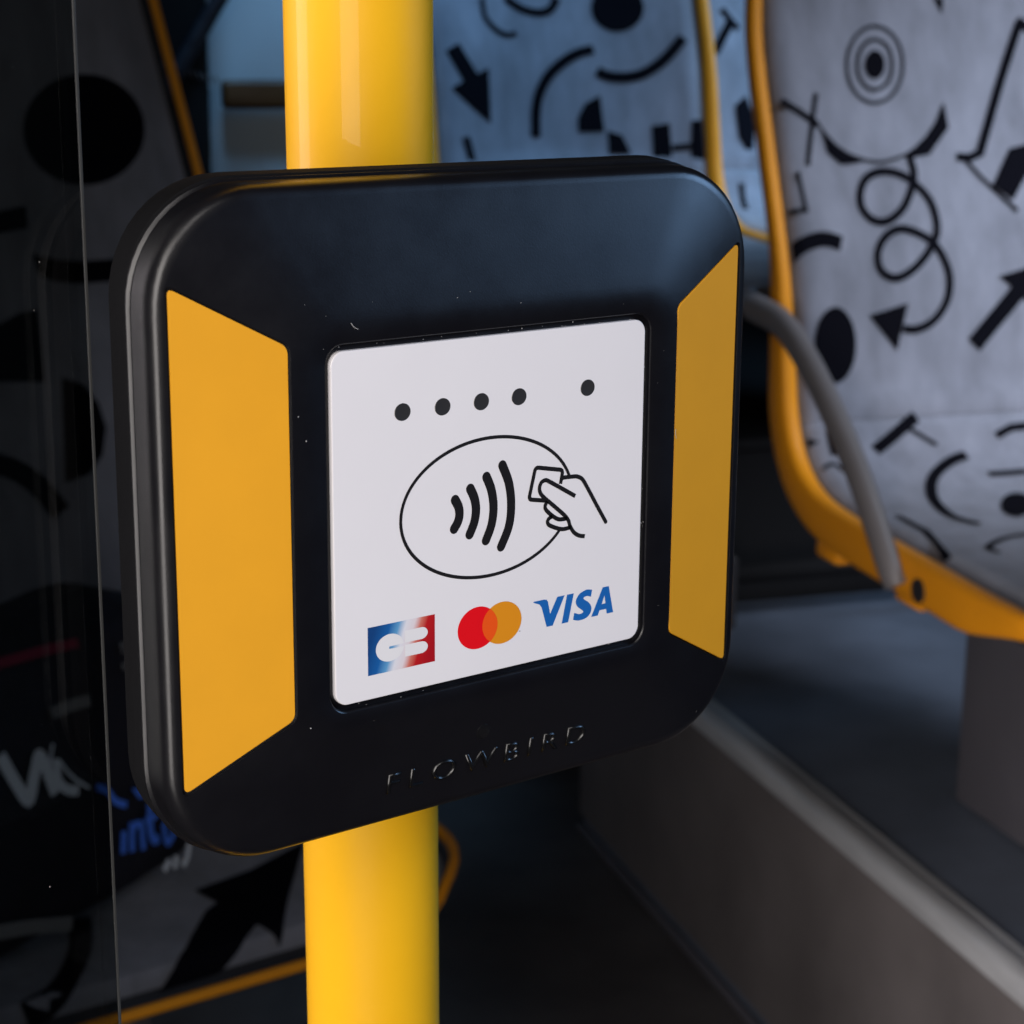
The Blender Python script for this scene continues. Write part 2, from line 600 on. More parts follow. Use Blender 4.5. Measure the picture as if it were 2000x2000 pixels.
# ------------------------------------------------------------------ far things at the left rear
t = thing("side_partition", "pale blue grey partition panel standing behind the yellow pole, crossed by a brown rail", "partition",
          bus(0, 0, 0), BUS_YAW)
obj("panel", *box(0.462, 0.735, 2.92, 2.945, ZF, 0.55, 0.004), M["pale"], t)
obj("rail", *box(0.474, 0.74, 2.875, 2.905, -0.112, -0.070, 0.008, 3), M["rail"], t, smooth=40)
obj("edge_profile", *tube([(0.459, 2.932, ZF), (0.459, 2.932, 0.55)], 0.012, 12), M["pale"], t, smooth=40)
t = thing("padded_panel", "black padded panel with a grey stitched seam between the left seat and the pale partition", "panel",
          bus(0, 0, 0), BUS_YAW)
obj("pad", *box(0.05, 0.445, 2.80, 2.86, ZF, 0.50, 0.02, 3), M["black"], t, smooth=40)
obj("fold", *tube([(0.36, 2.79, -0.115), (0.45, 2.79, 0.03), (0.55, 2.79, 0.19)], 0.012, 10), M["bag"], t, smooth=40)
for k in range(11):
    x = 0.365 + k * 0.0085
    obj("stitch", *tube([(x, 2.797, -0.041 - k * 0.0022), (x + 0.003, 2.7955, -0.046 - k * 0.0022), (x + 0.004, 2.797, -0.051 - k * 0.0022)], 0.0013, 6),
        M["stitch"], t)

# ------------------------------------------------------------------ bus seats
PROF = [(0.0, -.045), (.012, -.022), (.04, -.010), (.14, -.008), (.26, -.004), (.40, .0005), (.475, .012), (.525, .042), (.553, .09),
        (.567, .15), (.590, .25), (.640, .38), (.675, .47), (.705, .574), (.735, .70), (.757, .82), (.765, .87)]
PQ = spline(PROF, 12)
PD = [0.0]
for i in range(1, len(PQ)):
    PD.append(PD[-1] + math.dist(PQ[i], PQ[i - 1]))
PL = PD[-1]
PAN = 0.22
BW = 0.22
CR = 0.13


def interp(a, k):
    a = min(max(a, 0), PL)
    lo, hi = 0, len(PD) - 1
    while hi - lo > 1:
        mid = (lo + hi) // 2
        if PD[mid] <= a:
            lo = mid
        else:
            hi = mid
    f = (a - PD[lo]) / (PD[hi] - PD[lo])
    return PQ[lo][k] + f * (PQ[hi][k] - PQ[lo][k])


def prof(a):
    a0, a1 = max(a - .004, 0), min(a + .004, PL)
    ty, tz = interp(a1, 0) - interp(a0, 0), interp(a1, 1) - interp(a0, 1)
    n = math.hypot(ty, tz)
    return interp(a, 0), interp(a, 1), -tz / n, ty / n


def halfw(a):
    y, z, _, _ = prof(a)
    wd = BW - (BW - PAN) * min(1, max(0, (.35 - z) / .3))
    if y < CR and z < .05:
        q = CR - max(y, 0)
        wd = wd - CR + math.sqrt(max(CR ** 2 - q * q, 0))
    if z > .5:
        wd -= .052 * min(1, ((z - .5) / .36)) ** 1.3
    return wd


def surf(x, a, off):
    y, z, ny, nz = prof(a)
    wd = max(halfw(a), .01)
    d = (-.022 if z > .1 else -.012) * (1 - min(1, (x / wd) ** 2))
    o = off + d
    return (x, y + ny * o, z + nz * o)


def seat_shell():
    NA, NU = 60, 12
    V, F = [], []
    for side, off in ((0, -0.001), (1, -0.020)):
        for i in range(NA + 1):
            a = 0.004 + (PL - 0.008) * i / NA
            for j in range(NU + 1):
                V.append(surf((2 * j / NU - 1) * halfw(a) * 0.985, a, off))
    n = NU + 1
    b = (NA + 1) * n
    for i in range(NA):
        for j in range(NU):
            q = i * n + j
            F.append((q, q + 1, q + n + 1, q + n))
            F.append((b + q, b + q + n, b + q + n + 1, b + q + 1))
    for i in range(NA):
        for j in (0, NU):
            q = i * n + j
            F.append((q, q + n, b + q + n, b + q))
    for j in range(NU):
        for i in (0, NA):
            q = i * n + j
            F.append((q, q + 1, b + q + 1, b + q))
    return V, F


def seat_rim(slim):
    path, rads = [], []
    A = [0.012 + (PL - 0.02) * i / 70 for i in range(71)]
    for a in reversed(A):
        path.append((-halfw(a), a))
    w0 = halfw(A[0])
    for k in range(1, 8):
        path.append((-w0 + 2 * w0 * k / 8, A[0]))
    for a in A:
        path.append((halfw(a), a))
    w1 = halfw(A[-1])
    for k in range(1, 10):
        path.append((w1 - 2 * w1 * k / 10, A[-1]))
    rings = []
    n = len(path)
    seg = 12
    for i, (x, a) in enumerate(path):
        y, z, ny, nz = prof(a)
        p = Vector((x, y, z))
        q0, q1 = path[i - 1], path[(i + 1) % n]
        e0, e1 = prof(q0[1]), prof(q1[1])
        tan = (Vector((q1[0], e1[0], e1[1])) - Vector((q0[0], e0[0], e0[1]))).normalized()
        nn = Vector((0, ny, nz))
        sd = tan.cross(nn)
        if sd.length < 0.2:
            sd = Vector((1, 0, 0))
        sd.normalize()
        # deep skirt along the pan and bend, slimmer up the back
        pan = 1.0 - min(1, max(0, (z - 0.10) / 0.18))
        front = min(1, max(0, (0.16 - a) / 0.12)) if z < .06 else 0
        hn = 0.0048 if slim else (0.011 + 0.013 * pan) * (1 - 0.62 * front)
        hs = 0.0048 if slim else 0.0085 + 0.0035 * pan - 0.003 * front
        c = p - nn * (hn - 0.012)
        rg = []
        for k in range(seg):
            th = 2 * math.pi * k / seg
            cx, sx = math.cos(th), math.sin(th)
            # squarish section
            cx = math.copysign(abs(cx) ** 0.6, cx)
            sx = math.copysign(abs(sx) ** 0.6, sx)
            rg.append(c + sd * (hs * cx) + nn * (hn * sx))
        rings.append(rg)
    rings.append(rings[0])
    return loft(rings, False, False)


def cushion(a0, a1, thick=0.016, c0=False, c1=False):
    "padded cover on the shell with a rolled edge"
    NA, NU = 46, 26
    V, F = [], []
    for side in (0, 1):
        for i in range(NA + 1):
            s = i / NA
            a = a0 + (a1 - a0) * s
            for j in range(NU + 1):
                u = 2 * j / NU - 1
                wd = (halfw(a) - 0.013)
                e = min((1 - abs(u)) * wd, s * (a1 - a0) * (4 if c0 else 1) + (0.003 if c0 else 0),
                        (1 - s) * (a1 - a0) * (4 if c1 else 1) + (0.003 if c1 else 0))
                edge = min(1.0, max(e, 0) / 0.016)
                h = thick * math.sqrt(max(1 - (1 - edge) ** 2, 0))
                V.append(surf(u * wd, a, h if side == 0 else -0.0005))
    n = NU + 1
    b = (NA + 1) * n
    for i in range(NA):
        for j in range(NU):
            q = i * n + j
            F.append((q, q + 1, q + n + 1, q + n))
            F.append((b + q, b + q + n, b + q + n + 1, b + q + 1))
    for i in range(NA):
        for j in (0, NU):
            q = i * n + j
            F.append((q, q + n, b + q + n, b + q))
    for j in range(NU):
        for i in (0, NA):
            q = i * n + j
            F.append((q, q + 1, b + q + 1, b + q))
    return V, F


A_CREASE = 0.600
A_TOP = PL - 0.03


def motif(name, kind, wd, pts, parent, thick=0.016):
    "one black shape of the woven print, laid on the padding"
    if kind == 'S':
        ctr = spline(pts, 5) if len(pts) > 3 else [tuple(pts[0])] + [
            tuple(p + (q - p) * k / 8 for p, q in zip(pts[i], pts[i + 1])) for i in range(len(pts) - 1) for k in range(1, 9)]
        V, F = ribbon(ctr, wd, caps=False)
    else:
        V, F = fill(pts)
    bm = bmesh.new()
    vs = [bm.verts.new((x, y, 0)) for x, y in V]
    for f in F:
        try:
            bm.faces.new([vs[i] for i in f])
        except ValueError:
            pass
    if kind == 'P':
        for _ in range(5):
            ed = [e for e in bm.edges if e.calc_length() > 0.009]
            if not ed:
                break
            bmesh.ops.subdivide_edges(bm, edges=ed, cuts=1)
            bmesh.ops.triangulate(bm, faces=bm.faces)
    bm.verts.index_update()
    bm.verts.ensure_lookup_table()
    bm.faces.ensure_lookup_table()
    VV, FF = [], []
    for v in bm.verts:
        a = v.co.y
        if a < A_CREASE:
            a0, a1 = 0.03, A_CREASE + 0.02
        else:
            a0, a1 = A_CREASE - 0.02, A_TOP
        lim = halfw(a) - 0.0145
        x = min(max(v.co.x, -lim), lim)
        wdt = lim + 0.0015
        e = min(wdt - abs(x), a - a0, a1 - a)
        edge = min(1.0, max(e, 0) / 0.016)
        h = thick * math.sqrt(max(1 - (1 - edge) ** 2, 0))
        VV.append(surf(x, a, h + 0.0016))
    for f in bm.faces:
        FF.append(tuple(v.index for v in f.verts))
    bm.free()
    return obj(name, VV, FF, M["motif"], parent)


def make_seat(label, loc, rz, motifs, group, pedestal, pan=0.22, slim=False, back=0.22, corner=0.13):
    global PAN, BW, CR
    PAN, BW, CR = pan, back, corner
    t = thing("bus_seat", label, "bus seat", loc, rz, group)
    obj("shell", *seat_shell(), M["dark"], t, smooth=50)
    obj("rim", *seat_rim(slim), M["rim"], t, smooth=50)
    sc = obj("seat_cushion", *cushion(0.03, A_CREASE - 0.0003, c1=True), M["fabric"], t, smooth=60)
    bc = obj("backrest_cushion", *cushion(A_CREASE + 0.0003, A_TOP, c0=True), M["fabric"], t, smooth=60)
    for name, kind, wd, pts in motifs:
        am = sum(p[1] for p in pts) / len(pts)
        motif(name, kind, wd, pts, sc if am < A_CREASE else bc)
    if pedestal:
        x0, x1, y0, y1, z0 = pedestal
        obj("pedestal", *box(x0, x1, y0, y1, z0, -0.030, 0.006), M["pedestal"], t, smooth=40)
    for y in () if slim else (0.26, 0.44):
        for x in (-0.212, 0.212):
            obj("bracket", *box(x - 0.012, x + 0.012, y - 0.026, y + 0.026, -0.050, -0.030, 0.006), M["rim"], t, smooth=40)
    return t


MOTIFS = {"right":[["disc_motif","P",0,[[-0.0521,1.0177],[-0.0529,1.0138],[-0.0543,1.0102],[-0.0564,1.0069],[-0.0589,1.0041],[-0.0617,1.002],[-0.0648,1.0007],[-0.0679,1.0002],[-0.0709,1.0005],[-0.0737,1.0017],[-0.0761,1.0037],[-0.0779,1.0064],[-0.0792,1.0097],[-0.0798,1.0133],[-0.0797,1.0171],[-0.0789,1.021],[-0.0775,1.0246],[-0.0755,1.0279],[-0.073,1.0307],[-0.0702,1.0328],[-0.0671,1.0341],[-0.064,1.0346],[-0.061,1.0343],[-0.0582,1.0331],[-0.0558,1.0311],[-0.0539,1.0284],[-0.0526,1.0251],[-0.052,1.0215]]],["ring_motif","S",0.0041,[[-0.0424,1.0178],[-0.0437,1.0112],[-0.0462,1.0048],[-0.0497,0.9991],[-0.054,0.9943],[-0.059,0.9906],[-0.0642,0.9883],[-0.0696,0.9875],[-0.0747,0.9881],[-0.0794,0.9902],[-0.0834,0.9937],[-0.0866,0.9984],[-0.0887,1.004],[-0.0897,1.0102],[-0.0895,1.0169],[-0.0882,1.0235],[-0.0857,1.0298],[-0.0823,1.0355],[-0.0781,1.0403],[-0.0733,1.044],[-0.0681,1.0463],[-0.0628,1.0472],[-0.0576,1.0465],[-0.0528,1.0445],[-0.0487,1.041],[-0.0455,1.0364],[-0.0433,1.0308],[-0.0422,1.0245],[-0.0424,1.0178]]],["ring_motif","S",0.0039,[[-0.0279,1.018],[-0.0301,1.0078],[-0.034,0.9981],[-0.0397,0.9893],[-0.0467,0.9819],[-0.0547,0.9762],[-0.0632,0.9727],[-0.0719,0.9713],[-0.0802,0.9723],[-0.0878,0.9756],[-0.0942,0.9809],[-0.0993,0.9881],[-0.1027,0.9967],[-0.1044,1.0063],[-0.1041,1.0164],[-0.102,1.0266],[-0.0982,1.0363],[-0.0928,1.0451],[-0.086,1.0524],[-0.0782,1.0581],[-0.0699,1.0616],[-0.0613,1.063],[-0.0529,1.062],[-0.0452,1.0588],[-0.0385,1.0536],[-0.0332,1.0464],[-0.0296,1.0378],[-0.0278,1.0282],[-0.0279,1.018]]],["crescent_motif","P",0,[[-0.1499,0.937],[-0.1358,0.9216],[-0.1175,0.9092],[-0.0937,0.9004],[-0.1117,0.8974],[-0.1282,0.8957],[-0.1456,0.9096]]],["thin_arc_motif","S",0.0034,[[-0.1571,0.9478],[-0.1358,0.9216],[-0.1128,0.9071],[-0.0763,0.8997],[-0.0402,0.9083]]],["crescent_motif","P",0,[[0.0201,0.9734],[0.0219,0.9414],[-0.0079,0.9089],[-0.0358,0.9045],[-0.0425,0.909],[-0.0264,0.918],[-0.0096,0.9315],[0.0053,0.9485]]],["cross_motif","S",0.0085,[[-0.1995,0.9688],[-0.176,0.9568],[-0.1529,0.9424]]],["cross_motif","S",0.006,[[-0.1503,0.9804],[-0.1593,0.9499],[-0.1747,0.8931]]],["squiggle_motif","S",0.0096,[[-0.0353,0.9079],[-0.0321,0.8877],[-0.0372,0.8698],[-0.0521,0.8452],[-0.0742,0.8297],[-0.0942,0.8297],[-0.1073,0.8429],[-0.1084,0.8606],[-0.0966,0.8807],[-0.0729,0.8888],[-0.0487,0.8844],[-0.0307,0.872],[-0.0162,0.8538],[-0.0109,0.8313],[-0.0137,0.8112],[-0.0305,0.7871],[-0.0549,0.7677],[-0.0754,0.7616],[-0.092,0.7705],[-0.0946,0.7902],[-0.082,0.8099],[-0.0608,0.8197],[-0.0391,0.815],[-0.0186,0.8024],[-0.0065,0.782],[-0.0016,0.7575],[-0.0084,0.7314],[-0.0267,0.7103],[-0.0494,0.7014],[-0.0667,0.7031]]],["arrowhead_motif","P",0,[[-0.1122,0.7195],[-0.059,0.7319],[-0.0766,0.6778]]],["hook_motif","S",0.0053,[[-0.1891,0.8849],[-0.1844,0.8403],[-0.2212,0.8381]]],["wedge_motif","P",0,[[-0.221,0.8824],[-0.2069,0.8841],[-0.2197,0.8661]]],["arc_motif","S",0.0177,[[-0.2177,0.7822],[-0.1993,0.7971],[-0.1754,0.806],[-0.1577,0.8067],[-0.142,0.8021]]],["oval_motif","P",0,[[-0.1316,0.6861],[-0.1329,0.6765],[-0.1355,0.6673],[-0.1394,0.6593],[-0.1442,0.6526],[-0.1498,0.6477],[-0.1559,0.6448],[-0.1622,0.6439],[-0.1685,0.6453],[-0.1743,0.6488],[-0.1795,0.6541],[-0.1836,0.6609],[-0.1865,0.6691],[-0.188,0.6784],[-0.1882,0.6881],[-0.187,0.6976],[-0.1844,0.7066],[-0.1806,0.7146],[-0.1758,0.7213],[-0.1701,0.7262],[-0.1639,0.7292],[-0.1576,0.7302],[-0.1514,0.729],[-0.1456,0.7256],[-0.1406,0.7204],[-0.1365,0.7134],[-0.1335,0.7051],[-0.1319,0.6958]]],["arrow_motif","S",0.0207,[[0.0259,0.6802],[0.0969,0.7516]]],["arrowhead_motif","P",0,[[0.0629,0.7597],[0.1251,0.7746],[0.1115,0.7159]]],["flag_motif","S",0.0111,[[0.1295,1.068],[0.058,0.9087]]],["flag_motif","S",0.0099,[[0.0271,0.9054],[0.0453,0.9045],[0.0619,0.9109]]],["flag_motif","S",0.0048,[[0.0356,0.9048],[0.0561,0.8793],[0.0966,0.8368]]],["bar_motif","P",0,[[0.0691,0.8697],[0.0973,0.9142],[0.1313,0.9196],[0.1284,0.8991],[0.0926,0.8506]]],["flag_motif","S",0.0111,[[0.1261,1.0704],[0.1484,1.054]]],["wedge_motif","P",0,[[0.0198,1.0979],[0.0332,1.098],[0.0293,1.0792]]],["letter_motif","S",0.0148,[[-0.1242,0.5576],[-0.0628,0.5992]]],["letter_motif","S",0.0053,[[-0.0781,0.5886],[-0.0427,0.5618]]],["wedge_motif","P",0,[[-0.1832,0.5893],[-0.1706,0.5518],[-0.1832,0.5514]]],["wedge_motif","P",0,[[-0.2095,0.5818],[-0.1934,0.5713],[-0.2086,0.5677]]],["wave_motif","S",0.0052,[[-0.2001,0.5308],[-0.1848,0.5373],[-0.1725,0.5194],[-0.1641,0.4923]]],["arc_motif","S",0.0133,[[-0.0095,0.545],[-0.0317,0.538],[-0.0571,0.5211],[-0.0771,0.4966],[-0.0959,0.4523],[-0.1052,0.3993],[-0.0913,0.3651]]],["bar_motif","S",0.0096,[[0.0044,0.5109],[0.0649,0.5105]]],["oval_motif","P",0,[[0.0104,0.4239],[0.0009,0.4107],[-0.0098,0.399],[-0.0203,0.3906],[-0.0291,0.3867],[-0.0352,0.3878],[-0.0378,0.394],[-0.0368,0.4043],[-0.0323,0.4173],[-0.0252,0.4311],[-0.0161,0.4442],[-0.0062,0.4549],[0.0033,0.4619],[0.0116,0.4648],[0.0179,0.4636],[0.0214,0.4583],[0.0213,0.4493],[0.0175,0.4373]]],["hook_motif","S",0.0075,[[-0.1324,0.2574],[-0.1331,0.2774],[-0.0936,0.3098],[-0.0522,0.3226]]],["arc_motif","S",0.0089,[[-0.1704,0.3997],[-0.1697,0.341],[-0.2003,0.2431]]],["arc_motif","S",0.0098,[[0.0374,0.5692],[0.0593,0.5785],[0.0913,0.5799]]]],"mid":[["hook_motif","S",0.0122,[[-0.0894,0.8693],[-0.0678,0.8546],[-0.0425,0.8483],[-0.0216,0.8531],[-0.0079,0.8719]]],["tail_motif","S",0.0081,[[-0.1259,0.8673],[-0.1247,0.8393],[-0.1094,0.8204],[-0.0928,0.8127],[-0.078,0.8161]]],["arrow_motif","S",0.0253,[[-0.1807,0.7904],[-0.1542,0.745]]],["arrowhead_motif","P",0,[[-0.187,0.7321],[-0.1268,0.7624],[-0.1284,0.6832]]],["arc_motif","S",0.015,[[0.0395,0.7927],[0.0144,0.7866],[-0.013,0.771],[-0.038,0.7473],[-0.0547,0.7119],[-0.0589,0.6635]]],["blob_motif","P",0,[[0.1242,0.8548],[0.1222,0.8467],[0.1183,0.839],[0.1127,0.8322],[0.1057,0.8266],[0.0976,0.8225],[0.0887,0.82],[0.0796,0.8193],[0.0707,0.8203],[0.0624,0.8232],[0.0552,0.8276],[0.0494,0.8335],[0.0453,0.8405],[0.0432,0.8483],[0.0431,0.8564],[0.0451,0.8646],[0.0491,0.8724],[0.0547,0.8793],[0.0619,0.8851],[0.0701,0.8894],[0.079,0.892],[0.0882,0.8928],[0.0971,0.8917],[0.1053,0.8888],[0.1124,0.8842],[0.1181,0.8781],[0.1221,0.871],[0.1242,0.8631]]],["arc_motif","S",0.0159,[[0.0422,0.7598],[0.0574,0.7527],[0.0858,0.75],[0.1147,0.7558],[0.1475,0.7756],[0.1787,0.8065]]],["quarter_motif","P",0,[[0.0081,0.6701],[0.0078,0.6902],[0.0205,0.7118],[0.0441,0.7239],[0.0485,0.6709]]],["quarter_motif","P",0,[[0.0529,0.6722],[0.0754,0.665],[0.0883,0.6374],[0.0539,0.6375]]],["bar_motif","P",0,[[0.1211,0.6776],[0.1487,0.681],[0.1502,0.6274],[0.1219,0.6283]]],["bar_motif","P",0,[[0.1825,0.6841],[0.1993,0.6849],[0.2005,0.6253],[0.1782,0.6263]]],["bar_motif","S",0.0097,[[0.151,0.644],[0.1988,0.648]]],["bar_motif","S",0.012,[[-0.1686,0.6627],[-0.1592,0.6255]]]],"win":[["letter_motif","S",0.0112,[[-0.1528,0.8555],[-0.1266,0.8233]]],["letter_motif","S",0.0142,[[-0.1384,0.8364],[-0.1741,0.7829]]],["arrow_motif","P",0,[[-0.144,0.7009],[-0.1235,0.7173],[-0.1084,0.681],[-0.1159,0.6142],[-0.14,0.6513]]],["bar_motif","S",0.0097,[[-0.1462,0.5712],[-0.1588,0.5044]]]],"left":[["disc_motif","P",0,[[0.3316,1.1815],[0.3294,1.1718],[0.3256,1.1624],[0.3201,1.1535],[0.3132,1.1454],[0.305,1.1383],[0.2958,1.1324],[0.2857,1.1278],[0.2751,1.1246],[0.2642,1.1229],[0.2534,1.1227],[0.2427,1.124],[0.2326,1.1267],[0.2232,1.1309],[0.2148,1.1363],[0.2076,1.1429],[0.2017,1.1504],[0.1974,1.1588],[0.1945,1.1677],[0.1933,1.177],[0.1938,1.1865],[0.1959,1.1959],[0.1996,1.2051],[0.2048,1.2137],[0.2114,1.2217],[0.2193,1.2288],[0.2282,1.2348],[0.2379,1.2395],[0.2483,1.243],[0.259,1.245],[0.2699,1.2455],[0.2806,1.2445],[0.2908,1.2421],[0.3005,1.2381],[0.3091,1.2328],[0.3167,1.2263],[0.3229,1.2186],[0.3276,1.2101],[0.3307,1.2009],[0.332,1.1913]]],["band_motif","P",0,[[0.1841,1.0506],[0.2099,1.0427],[0.2345,1.0389],[0.2812,1.0386],[0.2771,1.0135],[0.2304,1.0142],[0.2059,1.0182],[0.1884,1.0257]]],["band_motif","P",0,[[0.144,1.0977],[0.1848,1.1036],[0.1843,1.0792],[0.1404,1.0737]]],["blob_motif","P",0,[[0.1235,0.9715],[0.159,0.9869],[0.18,0.9892],[0.1731,0.9088],[0.113,0.915]]],["blob_motif","P",0,[[0.1924,0.9117],[0.2154,0.9009],[0.228,0.8785],[0.231,0.8508],[0.2209,0.8207],[0.2028,0.8024],[0.1745,0.7958]]],["arc_motif","S",0.0237,[[0.1008,0.8277],[0.123,0.8168],[0.144,0.7978],[0.165,0.7644]]],["arrow_motif","P",0,[[0.0101,0.0246],[0.0431,0.0526],[0.086,0.1021],[0.1211,0.122],[0.1447,0.0958],[0.1272,0.0658],[0.1078,0.0529],[0.0848,0.0367],[0.0665,0.0266],[0.0458,0.0258],[0.0271,0.0254]]],["arrowhead_motif","P",0,[[0.0955,0.1446],[0.1553,0.1531],[0.224,0.1768],[0.1612,0.0882],[0.1225,0.0315],[0.1118,0.0571]]],["arc_motif","S",0.0194,[[-0.0114,0.15],[-0.0352,0.0912],[-0.0695,0.0469],[-0.1037,0.0329]]]]}
G = "bus seats with black printed motifs"
right = make_seat("grey bus seat with orange rim, bullseye and looping arrow print and a curved armrest", bus(1.175, 1.40, -.510), BUS_YAW,
                  MOTIFS["right"], G, (-0.055, 0.2, 0.02, 0.42, -0.342), corner=.05)
make_seat("bluish bus seat seen above the reader, right of the pole, with slanted arrow print", bus(.963, 2.15, -.29), BUS_YAW,
          MOTIFS["mid"], G, (0.145, 0.20, 0.50, 0.60, -0.31))
make_seat("bus seat mostly hidden, a narrow blue strip between two orange rims", bus(1.43, 2.30, -.29), BUS_YAW,
          MOTIFS["win"], G, (-0.1, 0.1, 0.35, 0.50, -0.31))
LYAW = BUS_YAW + math.atan2(.287, .958)
lx, ly = .577, 1.352
left = make_seat("dark shaded double seat seen through the smoked panel, with a big black disc and arrow", bus(lx * .958 - ly * .287, lx * .287 + ly * .958, -.748),
                 LYAW, MOTIFS["left"], G, (-0.03, 0.03, 0.08, 0.30, -0.463), pan=.350, slim=True, back=.40)

# armrest of the right hand seat: a bowed grey bar from the backrest edge down to the pan
arm = spline([(-0.10, .69, .207), (-0.232, .64, .211), (-0.240, .540, .199), (-0.243, .468, .170), (-0.243, .402, .125), (-0.243, .342, .075),
              (-0.243, .296, .028), (-0.242, .268, -.006), (-0.238, .256, -.026)], 6)
nA = len(arm)
obj("armrest", *tube(arm, [0.0175 - 0.0035 * i / nA for i in range(nA)], 14, flat=0.8, upv=(1, 0.05, 0)), M["grey_arm"], right, smooth=50)
obj("pivot_cap", *tube([(-0.234, .222, -.022), (-0.222, .222, -.022)], 0.012, 20), M["dark"], right, smooth=40)

# ------------------------------------------------------------------ bag on the left seat
LM = Matrix.Translation(bus(lx * .958 - ly * .287, lx * .287 + ly * .958, -.748)) @ Matrix.Rotation(LYAW, 4, 'Z')
bl = LM @ Vector((.12, .162, .012))
bag_yaw = LYAW + math.atan2(.469, .883)
LEAN = math.radians(12)
bagt = thing("bag", "black nylon bag slumped on the dark seat, printed with pale and blue lettering", "bag", bl, bag_yaw)


def bagp(x, h, off=0.0):
    "point on the leaning front face; bulges gently"
    b = 0.010 * math.cos(min(1, abs(x + 0.15) / 0.17) * math.pi / 2) * math.sin(min(max(h, 0) / 0.25, 1) * math.pi)
    return (x, h * math.sin(LEAN) - math.cos(LEAN) * (off + b), h * math.cos(LEAN) + math.sin(LEAN) * (off + b))


rings = []
NB = 26
for i in range(NB + 1):
    s = i / NB
    h = 0.002 + 0.252 * s
    e = min(s, 1 - s)
    inset = 0.022 * (1 - math.sqrt(max(0, 1 - (1 - min(1, e / 0.10)) ** 2)))
    rg = []
    for x, y in rrect(0.150 - inset, 0.060 - inset, 0.030, 6, -0.14, 0.060, 10):
        f = y < 0.03
        px, py, pz = bagp(x, h)
        wob = 0.006 * math.sin(9 * s + 23 * x) + 0.004 * math.sin(17 * s - 31 * x)
        rg.append((x + wob * 0.3, py + y + wob * (0.25 if f else 1), pz + 0.012 * math.sin(14 * x) * s))
    rings.append(rg)
body = obj("body", *loft(rings), M["bag"], bagt, smooth=70)


def bag_print(name, m, V, F, off=0.0045):
    return obj(name, [bagp(x, h, off) for x, h in V], F, M[m], bagt)


def bag_stroke(name, m, pts, wd, k=6, off=0.0045):
    return bag_print(name, m, *ribbon(spline(pts, k), wd, caps=False), off=off)


bag_stroke("lettering", "bag_white", [(-.226, .172), (-.219, .150), (-.209, .1285), (-.198, .143), (-.187, .158), (-.183, .150), (-.181, .1375), (-.1785, .123)], .0115)
bag_stroke("lettering", "bag_white", [(-.182, .128), (-.176, .150), (-.168, .163)], .003)
bag_stroke("lettering", "bag_white", [(-.169, .150), (-.172, .133), (-.165, .122), (-.152, .1165)], .0085)
bag_stroke("lettering", "bag_white", [(-.166, .147), (-.156, .130), (-.139, .114)], .003)
bag_stroke("lettering", "bag_blue", [(-.130, .112), (-.118, .104), (-.110, .092), (-.0965, .084)], .006)
bag_print("lettering", "bag_blue", *fill([(-.086, .095), (-.064, .088), (-.068, .081), (-.079, .0835)]))
bag_stroke("lettering", "bag_blue", [(-.1055, .0635), (-.1105, .045)], .007)
bag_stroke("lettering", "bag_blue", [(-.0935, .067), (-.0985, .042)], .007)
bag_stroke("lettering", "bag_blue", [(-.0955, .058), (-.089, .063), (-.0815, .060), (-.0825, .050), (-.0835, .038)], .0065)
bag_stroke("lettering", "bag_blue", [(-.0655, .074), (-.070, .053), (-.0675, .041), (-.060, .0405)], .008)
bag_stroke("lettering", "bag_blue", [(-.076, .062), (-.058, .060)], .005)
bag_stroke("lettering", "bag_blue", [(-.051, .048), (-.044, .052), (-.038, .047), (-.040, .036), (-.050, .032), (-.051, .048)], .006)
bag_stroke("strap", "bag_red", [(-.30, .256), (-.24, .247), (-.1927, .241), (-.150, .238), (-.108, .233)], .0085, off=.006)
bag_stroke("strap", "bag_grey", [(-.162, .187), (-.138, .1865), (-.114, .184)], .010, off=.006)
for q in (((-.0585, .2165), (-.040, .2135), .0042), ((-.0585, .211), (-.044, .2085), .003), ((-.063, .1985), (-.040, .196), .0058)):
    bag_stroke("tag_line", "bag_grey", [q[0], q[1]], q[2], off=.006)
bag_stroke("strap", "bag_grey", [(-.290, .044), (-.24, .031), (-.185, .012)], .012, off=.006)
for q in ([(-.060, .0035), (-.050, .010)], [(-.0455, .000), (-.040, .010)], [(-.034, -.002), (-.026, .003), (-.020, .014)]):
    bag_stroke("lettering", "bag_white", [(a, b + .006) for a, b in q], .0065)

# ------------------------------------------------------------------ smoked acrylic panel left of the reader
GY = 0.0275
gp = thing("acrylic_panel", "smoked clear panel with a straight upright edge, left of the card reader", "panel", (-0.0797, GY, -0.2))
V, F = box(-0.75, -0.0002, 0.0, 0.004, -0.9, 1.0)
obj("pane", V, F, None, gp, mats=[M["glass"], M["glass_cut"]],
    fmat=[1 if abs(V[f[0]][0] - V[f[2]][0]) < 1e-6 else 0 for f in F])
obj("edge_bead", *box(-0.0003, 0.0003, -0.0003, 0.0003, -0.9, 1.0, 0.0001), M["glass_edge"], gp)
# channel posts that carry the panel out of view
obj("channel", *box(-0.79, -0.745, -0.012, 0.018, -1.0, 1.0, 0.003), M["dark"], gp)
obj("floor_channel", *box(-0.745, -0.02, -0.012, 0.018, -0.90, -0.86, 0.003), M["dark"], gp)

